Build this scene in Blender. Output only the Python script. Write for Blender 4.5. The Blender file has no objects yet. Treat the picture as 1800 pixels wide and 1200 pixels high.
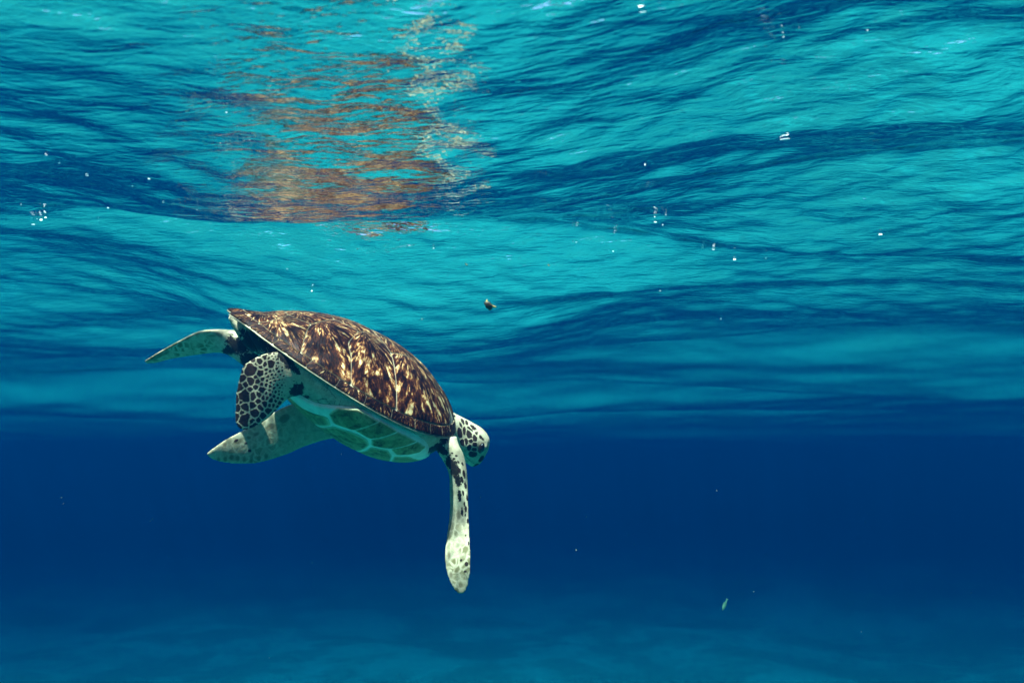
import bpy, math, random
import numpy as np
from mathutils import Vector
from mathutils.kdtree import KDTree
random.seed(4)
rng = np.random.default_rng(11)
sc = bpy.context.scene
C = sc.collection

# ------------------------------------------------------------------ camera
PITCH = math.radians(7.85)
CAM = np.array([0.0, 0.0, -0.38])
cd = bpy.data.cameras.new('camera')
cam = bpy.data.objects.new('camera', cd); C.objects.link(cam)
cd.sensor_width = 36.0; cd.lens = 29.0; cd.clip_start = 0.02; cd.clip_end = 500
cam.location = CAM; cam.rotation_euler = (math.pi/2 + PITCH, 0, 0)
cd.dof.use_dof = True; cd.dof.focus_distance = 1.45; cd.dof.aperture_fstop = 8.0
sc.camera = cam

# ------------------------------------------------------------------ sky and sun
SUN_EL, SUN_AZ = math.radians(66), math.radians(203)   # azimuth clockwise from +Y
w = bpy.data.worlds.new('World'); sc.world = w; w.use_nodes = True
nt = w.node_tree; nt.nodes.clear()
sky = nt.nodes.new('ShaderNodeTexSky'); sky.sky_type = 'NISHITA'; sky.sun_disc = False
sky.sun_elevation = SUN_EL; sky.sun_rotation = SUN_AZ
bg = nt.nodes.new('ShaderNodeBackground'); bg.inputs[1].default_value = 0.10
out = nt.nodes.new('ShaderNodeOutputWorld')
nt.links.new(sky.outputs[0], bg.inputs[0]); nt.links.new(bg.outputs[0], out.inputs[0])
sd = bpy.data.lights.new('sun', 'SUN'); sd.energy = 5.0; sd.angle = math.radians(0.5); sd.color = (1.0, 0.95, 0.87)
sun = bpy.data.objects.new('sun', sd); C.objects.link(sun); sun.location = (0, 0, 20)
sdir = Vector((math.sin(SUN_AZ)*math.cos(SUN_EL), math.cos(SUN_AZ)*math.cos(SUN_EL), math.sin(SUN_EL)))
sun.rotation_euler = sdir.to_track_quat('Z', 'Y').to_euler()

sc.view_settings.view_transform = 'Standard'; sc.view_settings.look = 'None'
sc.view_settings.exposure = 2.65; sc.view_settings.gamma = 1.0
sc.view_settings.use_curve_mapping = False
sc.render.engine = 'CYCLES'
cy = sc.cycles
cy.max_bounces = 7; cy.diffuse_bounces = 3; cy.glossy_bounces = 3; cy.transmission_bounces = 4
cy.volume_bounces = 0; cy.transparent_max_bounces = 16
cy.sample_clamp_indirect = 4.0; cy.caustics_reflective = False; cy.caustics_refractive = False
cy.use_denoising = True
try: cy.denoiser = 'OPENIMAGEDENOISE'
except Exception: pass

# ------------------------------------------------------------------ helpers
def tag(o, label=None, cat=None, group=None, kind=None):
    if label: o['label'] = label
    if cat: o['category'] = cat
    if group: o['group'] = group
    if kind: o['kind'] = kind
    return o
def mesh_np(name, V, F, mat, parent=None, smooth=True, attrs=None, origin=None):
    """V (n,3) world coords, F list/array of faces"""
    V = np.asarray(V, float)
    if origin is not None: V = V - np.asarray(origin)
    me = bpy.data.meshes.new(name)
    F = [tuple(int(i) for i in f) for f in F] if not isinstance(F, np.ndarray) else F
    if isinstance(F, np.ndarray):
        k = F.shape[1]
        me.vertices.add(len(V)); me.vertices.foreach_set('co', V.astype(np.float32).ravel())
        me.loops.add(F.size); me.loops.foreach_set('vertex_index', F.astype(np.int32).ravel())
        me.polygons.add(len(F)); me.polygons.foreach_set('loop_start', np.arange(0, F.size, k, dtype=np.int32))
        try: me.polygons.foreach_set('loop_total', np.full(len(F), k, dtype=np.int32))
        except Exception: pass
        me.update(calc_edges=True); me.validate()
    else:
        me.from_pydata([tuple(v) for v in V], [], F); me.update()
    if smooth: me.polygons.foreach_set('use_smooth', np.ones(len(me.polygons), dtype=bool))
    me.materials.append(mat)
    for k, a in (attrs or {}).items():
        a = np.asarray(a, np.float32)
        if a.ndim == 1:
            at = me.attributes.new(k, 'FLOAT', 'POINT'); at.data.foreach_set('value', a)
        else:
            at = me.attributes.new(k, 'FLOAT_VECTOR', 'POINT'); at.data.foreach_set('vector', a.ravel())
    o = bpy.data.objects.new(name, me); C.objects.link(o)
    if parent is not None: o.parent = parent
    return o
class M:
    """small node-graph builder"""
    def __init__(s, name):
        s.m = bpy.data.materials.new(name); s.m.use_nodes = True; s.t = s.m.node_tree; s.t.nodes.clear()
        s.out = s.t.nodes.new('ShaderNodeOutputMaterial')
    def n(s, typ, ins=None, **kw):
        x = s.t.nodes.new(typ)
        for k, v in kw.items(): setattr(x, k, v)
        for k, v in (ins or {}).items():
            sock = x.inputs[k]
            if isinstance(v, bpy.types.NodeSocket): s.t.links.new(v, sock)
            else: sock.default_value = v
        return x
    def attr(s, name, vec=False):
        a = s.n('ShaderNodeAttribute', attribute_name=name); return a.outputs['Vector' if vec else 'Fac']
    def math(s, op, a, b=0.0, c=None, clamp=False):
        d = {0: a, 1: b}
        if c is not None: d[2] = c
        return s.n('ShaderNodeMath', d, operation=op, use_clamp=clamp).outputs[0]
    def step(s, v, lo, hi, a=0.0, b=1.0):
        return s.n('ShaderNodeMapRange', {'Value': v, 'From Min': lo, 'From Max': hi, 'To Min': a, 'To Max': b}, interpolation_type='SMOOTHSTEP').outputs[0]
    def mix(s, f, a, b):
        x = s.n('ShaderNodeMix', data_type='RGBA')
        for i, v in ((0, f), (6, a), (7, b)):
            if isinstance(v, bpy.types.NodeSocket): s.t.links.new(v, x.inputs[i])
            else: x.inputs[i].default_value = v if i == 0 else (*v, 1.0)
        return x.outputs[2]
    def noise(s, vec, scale, detail=3, rough=.55, dist=0.0):
        return s.n('ShaderNodeTexNoise', {'Vector': vec, 'Scale': scale, 'Detail': detail, 'Roughness': rough, 'Distortion': dist}).outputs[0]
    def scale(s, vec, xyz):
        return s.n('ShaderNodeMapping', {'Vector': vec, 'Scale': xyz}).outputs[0]
    def ramp(s, v, stops):
        r = s.n('ShaderNodeValToRGB', {0: v}); e = r.color_ramp.elements
        while len(e) < len(stops): e.new(.5)
        for q, (p, c) in zip(e, stops): q.position = p; q.color = (*c, 1)
        return r.outputs[0]
    def done(s, surf): s.t.links.new(surf, s.out.inputs[0]); return s.m

# ------------------------------------------------------------------ water volume (haze box)
WX, WY0, WY1, FLOOR = 68.0, -40.0, 100.0, -4.5
m = M('sea_water_volume')
pv = m.n('ShaderNodeVolumePrincipled')
pv.inputs['Color'].default_value = (0.0, 0.0130, 0.0450, 1)
pv.inputs['Density'].default_value = 0.36
pv.inputs['Absorption Color'].default_value = (0.0, 0.300, 0.425, 1)
pv.inputs['Anisotropy'].default_value = 0.15
m.t.links.new(pv.outputs[0], m.out.inputs[1])
x0, x1, y0, y1, z0, z1 = -WX-3, WX+3, WY0-3, WY1+3, FLOOR-1.6, 0.42
V = [(x, y, z) for z in (z0, z1) for y in (y0, y1) for x in (x0, x1)]
F = [(0, 2, 3, 1), (4, 5, 7, 6), (0, 1, 5, 4), (2, 6, 7, 3), (0, 4, 6, 2), (1, 3, 7, 5)]
hz = mesh_np('haze', V, F, m.m, smooth=False); tag(hz, kind='stuff')

# ------------------------------------------------------------------ sea surface seen from below
def surface_material():
    m = M('sea_surface')
    geo = m.n('ShaderNodeNewGeometry').outputs['Position']
    v1 = m.scale(geo, (20, 56, 1)); n1 = m.noise(v1, 1.0, 2, .5, .6)
    v2 = m.scale(geo, (60, 140, 1)); n2 = m.noise(v2, 1.0, 2, .55, .4)
    h = m.math('ADD', m.math('MULTIPLY', n1, 0.0022), m.math('MULTIPLY', n2, 0.0010))
    b = m.n('ShaderNodeBump', {'Height': h, 'Strength': 1.0, 'Distance': 1.0}).outputs[0]
    fr = m.n('ShaderNodeFresnel', {'IOR': 1.333, 'Normal': b}).outputs[0]
    gl = m.n('ShaderNodeBsdfGlossy', {'Roughness': 0.0, 'Color': (1, 1, 1, 1), 'Normal': b}).outputs[0]
    # caustic net painted into the transparent colour, standing in for ripples focusing sunlight
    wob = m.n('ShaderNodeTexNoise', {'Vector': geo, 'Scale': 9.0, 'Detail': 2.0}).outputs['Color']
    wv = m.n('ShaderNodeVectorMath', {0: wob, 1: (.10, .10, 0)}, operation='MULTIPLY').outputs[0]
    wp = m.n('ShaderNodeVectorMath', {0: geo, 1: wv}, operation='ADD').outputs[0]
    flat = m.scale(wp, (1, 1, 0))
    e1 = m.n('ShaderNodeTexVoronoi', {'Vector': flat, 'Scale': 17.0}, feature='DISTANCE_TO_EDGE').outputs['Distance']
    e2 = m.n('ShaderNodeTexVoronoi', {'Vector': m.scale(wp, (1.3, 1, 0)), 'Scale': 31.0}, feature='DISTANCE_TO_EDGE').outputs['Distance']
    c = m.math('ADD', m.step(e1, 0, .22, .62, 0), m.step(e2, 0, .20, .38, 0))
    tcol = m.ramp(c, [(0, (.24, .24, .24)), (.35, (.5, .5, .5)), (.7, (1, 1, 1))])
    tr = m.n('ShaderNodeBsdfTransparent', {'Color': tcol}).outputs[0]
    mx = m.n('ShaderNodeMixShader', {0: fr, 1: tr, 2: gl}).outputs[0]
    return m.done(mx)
def wave_height(X, Y, SP):
    Z = np.zeros_like(X)
    def comp(lam, ang, amp, ph, chop=0.0):
        k = 2*math.pi/lam; a = math.radians(ang)
        q = k*(X*math.sin(a) + Y*math.cos(a)) + ph
        fade = np.clip((lam/SP - 3.0)/3.0, 0, 1)
        return amp*fade*(np.sin(q) + chop*np.cos(2*q))
    # swell: troughs run roughly left-right; first trough about 1.1 m ahead
    Z += comp(0.98, 8, 0.008, -math.pi/2 - 2*math.pi*1.08/0.98*math.cos(math.radians(8)), 0.12)
    def ridge(y0, slant, amp, rise, fall, xc, xw, bend=0.0):
        t = Y - (y0 + slant*X + bend*(X-xc)**2); wx = np.exp(-((X-xc)/xw)**4)
        a = np.clip(t/rise, 0, 1); a = a*a*(3-2*a); b = np.clip((t-rise)/fall, 0, 1); b = b*b*(3-2*b)
        return amp*a*(1-b)*wx
    # the long smooth swell over the turtle: rises towards 1 m ahead, then breaks into a slope facing the viewer
    yy = np.linspace(0, 4, 801); sl = np.interp(yy, [0, .28, .36, .5, .7, .85, .93, 1.0, 1.13, 1.17, 1.38, 1.42, 1.48, 1.85, 2.1, 2.4, 3.2], [-.13, -.13, -.12, -.10, .055, .04, .05, .10, .13, .40, .40, 0, -.30, -.24, -.08, .05, .02])
    zz = np.concatenate([[0], np.cumsum((sl[1:]+sl[:-1])/2*(yy[1]-yy[0]))])
    Z += np.interp(Y - .05*(X+.3) - .12*(X+.3)**2, yy, zz)*np.exp(-np.abs((X+.28)/.50)**3)
    Z += (comp(3.4, 14, .040, .6) + comp(2.6, -12, .030, 2.2) + comp(4.6, 4, .05, 3.0))*np.clip((Y-1.3)/1.5, 0, 1)
    calm = 1-.6*np.exp(-((X+.25)/.42)**4)*np.clip((1.2-Y)/.15, 0, 1)
    Z += comp(1.9, -24, 0.012, 1.0)*calm
    for q in ((.60, 0, .015, .14, .30, .50, .40, 0), (.84, .10, .022, .12, .26, .50, .45, .3), (1.06, -.12, .026, .12, .36, .50, .45, 0), (1.40, .10, .032, .14, .45, .62, .55, -.1),
              (1.80, -.08, .036, .16, .5, .65, .75, 0), (2.35, .10, .042, .2, .7, .4, 1.3, 0), (3.1, 0, .065, .25, 1.2, .4, 1.6, 0), (4.6, .05, .10, .4, 1.8, .5, 3.0, 0), (7.0, 0, .11, .6, 2.4, -1, 4.0, .01), (10.5, 0, .11, .8, 3.0, 3, 6.0, .01),
              (.72, -.30, .022, .12, .30, -.72, .26, 0), (.98, -.25, .026, .12, .40, -.85, .30, 0), (1.55, .10, .034, .15, .5, -1.15, .40, 0), (2.1, .20, .045, .18, .9, -1.2, .7, 0), (3.6, .1, .055, .3, 1.3, -1.9, 1.4, 0)):
        Z += ridge(*q)*1.15
    r = np.random.default_rng(5)
    for lam, n, slope, spread in ((.72, 3, .022, 28), (.46, 4, .019, 32), (.30, 5, .016, 34), (.19, 6, .014, 32), (.12, 7, .016, 30), (.085, 7, .030, 48), (.06, 8, .026, 40), (.042, 9, .024, 26), (.030, 8, .018, 22)):
        for i in range(n):
            l = lam*r.uniform(.8, 1.25); ang = r.normal(0, spread)
            Z += comp(l, ang, slope*l/(2*math.pi)*r.uniform(.6, 1.3), r.uniform(0, 6.28))*(calm if lam > .1 else 1)
    return Z
def build_surface():
    nx, ny = 1150, 1000
    t = np.linspace(-1, 1, nx); a = .75; xs = a*np.sinh(t*math.asinh(WX/a))
    yc, b = .95, .6
    s = np.linspace(math.asinh((WY0-yc)/b), math.asinh((WY1-yc)/b), ny); ys = yc + b*np.sinh(s)
    X, Y = np.meshgrid(xs, ys)
    SPx = np.gradient(xs)[None, :]*np.ones_like(Y); SPy = np.gradient(ys)[:, None]*np.ones_like(X)
    Z = wave_height(X, Y, np.maximum(SPy, .5*SPx))
    V = np.stack([X.ravel(), Y.ravel(), Z.ravel()], 1)
    i = np.arange(ny-1)[:, None]*nx + np.arange(nx-1)[None, :]; i = i.ravel()
    Fq = np.stack([i, i+1, i+nx+1, i+nx], 1)
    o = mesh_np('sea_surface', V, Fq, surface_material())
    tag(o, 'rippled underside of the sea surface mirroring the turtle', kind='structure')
build_surface()

# ------------------------------------------------------------------ sea floor
def floor_material():
    m = M('seabed_sand')
    geo = m.n('ShaderNodeNewGeometry').outputs['Position']
    big = m.noise(geo, .55, 4, .6, .5); mid = m.noise(geo, 2.2, 4, .6)
    patch = m.step(m.math('ADD', big, m.math('MULTIPLY', mid, .35)), .60, .74)
    sand = m.ramp(m.noise(geo, 9, 4, .65), [(.3, (.15, .55, .40)), (.7, (.22, .74, .52))])
    weed = m.ramp(m.noise(geo, 14, 3, .6), [(.3, (.10, .22, .14)), (.7, (.20, .38, .24))])
    col = m.mix(m.math('MULTIPLY', patch, .5), sand, weed)
    bmp = m.n('ShaderNodeBump', {'Height': m.noise(m.scale(geo, (3, 9, 1)), 1, 4), 'Strength': .5, 'Distance': .1}).outputs[0]
    d = m.n('ShaderNodeBsdfDiffuse', {'Color': col, 'Normal': bmp}).outputs[0]
    return m.done(d)
def build_floor():
    nx = ny = 240
    xs = np.linspace(-1, 1, nx); xs = 8*np.sinh(xs*math.asinh(WX/8))
    s = np.linspace(math.asinh((WY0-6)/8), math.asinh((WY1-6)/8), ny); ys = 6 + 8*np.sinh(s)
    X, Y = np.meshgrid(xs, ys); r = np.random.default_rng(8); Z = np.full_like(X, FLOOR)
    for i in range(26):
        l = r.uniform(1.6, 9); a = r.uniform(0, math.pi)
        Z += .004*l*np.sin(2*math.pi/l*(X*math.sin(a)+Y*math.cos(a)) + r.uniform(0, 6.3))
    V = np.stack([X.ravel(), Y.ravel(), Z.ravel()], 1)
    i = (np.arange(ny-1)[:, None]*nx + np.arange(nx-1)[None, :]).ravel()
    o = mesh_np('sea_floor', V, np.stack([i, i+1, i+nx+1, i+nx], 1), floor_material())
    tag(o, 'pale sandy sea floor with weedy patches fading into blue water', kind='structure')
build_floor()

# ------------------------------------------------------------------ turtle geometry
FPX = 1450.0
cp, sp_ = math.cos(PITCH), math.sin(PITCH)
RC = np.array([[1, 0, 0], [0, cp, -sp_], [0, sp_, cp]])        # tilted frame -> world
def W(P): return np.asarray(P, float) @ RC.T + CAM
def at(px, py, d): return W([(px-900)/FPX*d, d, (600-py)/FPX*d])
L, HW, A1, A2, HH, SAG, SAG2, DD, D1, DP = .43452, .42951, .15754, -.03659, .99704, .03224, -.02007, .22129, .30777, .45243
RB = np.array([[.77878492, -.38850813, .49249923], [.43881247, .89845584, .01485661], [-.44826072, .2045447, .87018607]])
CB = np.array([-.29079, 1.5, -.05871])
QX = [-1, -.73, -.29, 0, .23, .49, .74, .914, 1.]; QV = [.20, .214, .227, .23, .243, .265, .276, .35, .38]
qs = np.linspace(-1, 1, 201); qv = np.interp(qs, QX, QV)
qv = np.convolve(np.pad(qv, 12, mode='edge'), np.ones(25)/25, mode='valid')
def plan(X, Y):
    r2 = np.minimum(X*X + Y*Y, 1); A = HW*(1 + A1*X + A2*X*X)
    ze = -SAG*(1-X*X)*L + SAG2*X*L*(1-X*X)
    return r2, A, ze
def body_to_world(b): return W(b @ RB.T + CB)
def rear_ext(X, Y):
    r = np.sqrt(np.minimum(X*X+Y*Y, 1)); th = np.abs(np.degrees(np.arctan2(Y, -X)))
    s = np.clip((r-.86)/.14, 0, 1); s = s*s*(3-2*s)
    ma = 180-np.array([350, 336, 324, 314, 303.5, 292.5, 279, 265.5, 252, 237, 218, 199, 181.])+180
    u = np.interp(th, ma[::1] if ma[0] < ma[-1] else ma[::-1], np.arange(13.)); u = u-np.floor(u)
    return s*(.125*np.exp(-((th-8)/6.5)**2)) + s*.016*(1-np.abs(2*u-1)**2.5)*np.clip(1.25-th/110, .15, 1)
def top_b(X, Y, off=0.0):
    X = np.asarray(X, float); Y = np.asarray(Y, float)
    r2, A, ze = plan(X, Y)
    e = rear_ext(X, Y)
    z = ze + HH*np.interp(X, qs, qv)*L*(1-r2)**.9 + e*L*.02
    return np.stack([X*L/2*(1+e), Y*A*L*(1+.5*e), z + off], -1)
def bot_b(X, Y, off=0.0, rear=1.0):
    """rho-disc"""
    X = np.asarray(X, float); Y = np.asarray(Y, float)
    rho = np.hypot(X, Y); rr = 1-(1-np.minimum(rho, 1))**2
    k = np.where(rho > 1e-6, rr/np.maximum(rho, 1e-6), 2.0)
    X = X*k; Y = Y*k
    r2, A, ze = plan(X, Y)
    d = DD*L*(1+D1*X)*(1-r2)**DP
    d = d*(1 - rear*.38*np.clip((-X-.45)/.5, 0, 1)**1.3)
    return np.stack([X*L/2, Y*A*L, ze - d], -1)
def surf(fn, X, Y, h=0.0):
    """world point lifted h along outward normal"""
    e = 1e-3
    P = fn(X, Y); Pu = fn(X+e, Y)-fn(X-e, Y); Pv = fn(X, Y+e)-fn(X, Y-e)
    n = np.cross(Pu, Pv); n /= np.maximum(np.linalg.norm(n, axis=-1, keepdims=True), 1e-12)
    if fn is bot_b: n = -n
    return body_to_world(P + n*np.asarray(h)[..., None])
def disc_grid(fn, R, nr, na, h, p=1.0):
    t = np.linspace(0, 1, nr+1)[1:]**p*R; a = np.linspace(0, 2*np.pi, na, endpoint=False)
    T, Aa = np.meshgrid(t, a, indexing='ij')
    X = np.concatenate([[0], (T*np.cos(Aa)).ravel()]); Y = np.concatenate([[0], (T*np.sin(Aa)).ravel()])
    V = surf(fn, X, Y, np.full(len(X), h)); F = []
    for j in range(na):
        F.append((0, 1+j, 1+(j+1) % na))
    for i in range(nr-1):
        for j in range(na):
            a_, b_ = 1+i*na+j, 1+i*na+(j+1) % na
            F.append((a_, a_+na, b_+na, b_))
    return V, F, X, Y

def P8(a): return np.asarray(a, float)
def loft(stations, na=28, sub=6, power=1.0):
    """stations: (A, B, thickness) world points of the two edges -> closed tube of lens section"""
    A = np.array([s[0] for s in stations]); B = np.array([s[1] for s in stations]); Th = np.array([s[2] for s in stations])
    n = len(A); tt = np.linspace(0, n-1, (n-1)*sub+1)
    def cr(P):
        P = np.asarray(P, float); o = []
        for t in tt:
            i = min(int(t), n-2); f = t-i
            p0, p1, p2, p3 = P[max(i-1, 0)], P[i], P[i+1], P[min(i+2, n-1)]
            o.append(.5*(2*p1 + (p2-p0)*f + (2*p0-5*p1+4*p2-p3)*f*f + (3*p1-p0-3*p2+p3)*f**3))
        return np.array(o)
    A, B, Th = cr(A), cr(B), np.maximum(cr(Th), .0025)
    Cn = (A+B)/2; wv = (B-A)/2
    tan = np.gradient(Cn, axis=0); tan /= np.linalg.norm(tan, axis=1, keepdims=True)
    nv = np.cross(wv, tan); nv /= np.maximum(np.linalg.norm(nv, axis=1, keepdims=True), 1e-9)
    a = np.linspace(0, 2*np.pi, na, endpoint=False)
    V = Cn[:, None] + wv[:, None]*np.cos(a)[None, :, None] + nv[:, None]*(Th[:, None]/2*(np.sign(np.sin(a))*np.abs(np.sin(a))**power)[None])[..., None]
    m_ = len(Cn); Vf = V.reshape(-1, 3); F = []
    for i in range(m_-1):
        for j in range(na):
            k = (j+1) % na; F.append((i*na+j, i*na+k, (i+1)*na+k, (i+1)*na+j))
    Vf = np.vstack([Vf, Cn[0], Cn[-1]]); c0 = len(Vf)-2
    for j in range(na):
        k = (j+1) % na
        F.append((c0, k, j)); F.append((c0+1, (m_-1)*na+j, (m_-1)*na+k))
    return Vf, F
def ball(c, ax, n=24):
    """ellipsoid: centre, three axis vectors"""
    ax = np.asarray(ax, float); V = []; F = []
    for i in range(n//2+1):
        ph = math.pi*i/(n//2)
        for j in range(n):
            t = 2*math.pi*j/n
            V.append(np.asarray(c) + ax[0]*math.sin(ph)*math.cos(t) + ax[1]*math.sin(ph)*math.sin(t) + ax[2]*math.cos(ph))
    for i in range(n//2):
        for j in range(n):
            k = (j+1) % n; F.append((i*n+j, i*n+k, (i+1)*n+k, (i+1)*n+j))
    return np.array(V), F

ROOT = body_to_world(np.array([0., 0., -.02]))
turtle = bpy.data.objects.new('sea_turtle', None); C.objects.link(turtle); turtle.location = ROOT
tag(turtle, 'young sea turtle with mottled brown shell swimming just under the rippled surface', 'turtle')

def E(ax, ay, ad, bx, by, bd, th): return (at(ax, ay, ad), at(bx, by, bd), th)
front_near = [E(760, 760, 1.50, 796, 768, 1.47, .055), E(768, 786, 1.485, 806, 786, 1.465, .042), E(780, 808, 1.480, 814, 802, 1.460, .030), E(790, 832, 1.474, 819, 825, 1.452, .021),
              E(791, 860, 1.474, 822, 855, 1.450, .016), E(791, 900, 1.466, 823, 895, 1.442, .012), E(786, 938, 1.452, 825, 935, 1.428, .010), E(782, 968, 1.436, 827, 968, 1.412, .008),
              E(783, 995, 1.424, 827, 998, 1.402, .0065), E(789, 1018, 1.417, 825, 1018, 1.400, .005), E(797, 1034, 1.412, 821, 1034, 1.400, .004), E(806, 1043, 1.408, 815, 1043, 1.402, .003)]
front_far = [E(700, 690, 1.66, 730, 755, 1.67, .045), E(650, 692, 1.64, 690, 770, 1.66, .035), E(600, 694, 1.61, 640, 772, 1.63, .026), E(550, 700, 1.575, 588, 770, 1.60, .018),
             E(503, 713, 1.55, 540, 783, 1.575, .014), E(465, 733, 1.53, 500, 800, 1.555, .012), E(426, 756, 1.51, 455, 813, 1.53, .010), E(400, 770, 1.495, 418, 815, 1.51, .008),
             E(380, 783, 1.48, 390, 812, 1.492, .006), E(368, 792, 1.475, 371, 806, 1.48, .004), E(363, 797, 1.472, 365, 800, 1.474, .0025)]
hind_far = [E(470, 578, 1.46, 480, 655, 1.46, .07), E(446, 578, 1.45, 458, 655, 1.46, .062), E(425, 580, 1.455, 434, 640, 1.475, .045), E(404, 581, 1.455, 408, 624, 1.49, .026), E(382, 579, 1.46, 384, 619, 1.50, .014),
            E(350, 582, 1.465, 355, 622, 1.51, .010), E(322, 595, 1.475, 326, 626, 1.515, .009), E(294, 610, 1.49, 298, 631, 1.52, .007), E(270, 624, 1.505, 275, 637, 1.525, .006), E(254, 634, 1.52, 257, 638, 1.53, .0035)]
hind_near = [E(556, 655, 1.41, 560, 705, 1.41, .07), E(534, 632, 1.375, 545, 700, 1.385, .065), E(512, 624, 1.35, 524, 696, 1.365, .052), E(492, 619, 1.335, 507, 699, 1.352, .032), E(472, 620, 1.325, 492, 714, 1.345, .018),
             E(455, 625, 1.32, 472, 735, 1.335, .012), E(440, 633, 1.315, 452, 748, 1.325, .009), E(428, 642, 1.313, 436, 755, 1.32, .007), E(421, 662, 1.312, 422, 755, 1.316, .005), E(415, 690, 1.312, 413, 742, 1.314, .003)]
tail = [E(470, 575, 1.42, 478, 632, 1.43, .05), E(440, 566, 1.41, 436, 612, 1.42, .035), E(418, 560, 1.405, 412, 580, 1.41, .018), E(405, 552, 1.40, 401, 560, 1.40, .007)]
def head_st(cx, cy, d, up, dn, dep, k=(.8, -.6)):
    c = at(cx, cy, d); u = at(cx+k[0]*up, cy+k[1]*up, d); l = at(cx-k[0]*dn, cy-k[1]*dn, d)
    return (u, l, dep)
head = [head_st(735, 728, 1.57, 36, 40, .085, (.6, -.8)), head_st(765, 745, 1.585, 33, 36, .068, (.65, -.76)), head_st(788, 756, 1.60, 33, 34, .060, (.72, -.69)), head_st(806, 766, 1.61, 35, 33, .062),
        head_st(822, 775, 1.615, 34.5, 33, .066, (.82, -.57)), head_st(834, 787, 1.62, 31, 30, .060, (.86, -.5)), head_st(840, 799, 1.622, 21, 26, .046, (.88, -.47)), head_st(841, 809, 1.623, 11, 18, .030, (.9, -.43)), head_st(840, 815, 1.624, 5, 12, .016, (.93, -.36))]
parts = [('front_near', loft(front_near)), ('front_far', loft(front_far)), ('hind_far', loft(hind_far, power=.8)), ('hind_near', loft(hind_near, power=.8)), ('tail', loft(tail)), ('head', loft(head, na=36, power=.92))]
eye_c = at(846.3, 787, 1.5905)
parts.append(('head', ball(at(847.5, 786, 1.608), [at(858.5, 784, 1.608)-at(847.5, 786, 1.608), np.array([0, .0155, 0]), at(847.5, 797, 1.608)-at(847.5, 786, 1.608)])))
parts.append(('head', ball(at(838, 805, 1.622), [at(851, 800, 1.622)-at(838, 805, 1.622), np.array([0, .020, 0]), at(834, 816, 1.622)-at(838, 805, 1.622)])))
# torso: closed lens between shell and belly
Vt, Ft, Xt, Yt = disc_grid(top_b, .965, 16, 72, -.005)
Vb, Fb, _, _ = disc_grid(bot_b, .97, 22, 72, -.0035)
nt_ = len(Vt); nb_ = len(Vb)
torso_V = np.vstack([Vt, Vb]); torso_F = [tuple(f) for f in Ft] + [tuple(nt_+i for i in f[::-1]) for f in Fb]
for j in range(72):
    k = (j+1) % 72; a, b = 1+15*72+j, 1+15*72+k; c, d = nt_+1+21*72+j, nt_+1+21*72+k
    torso_F.append((a, c, d, b))
parts.append(('torso', (torso_V, torso_F)))

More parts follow.
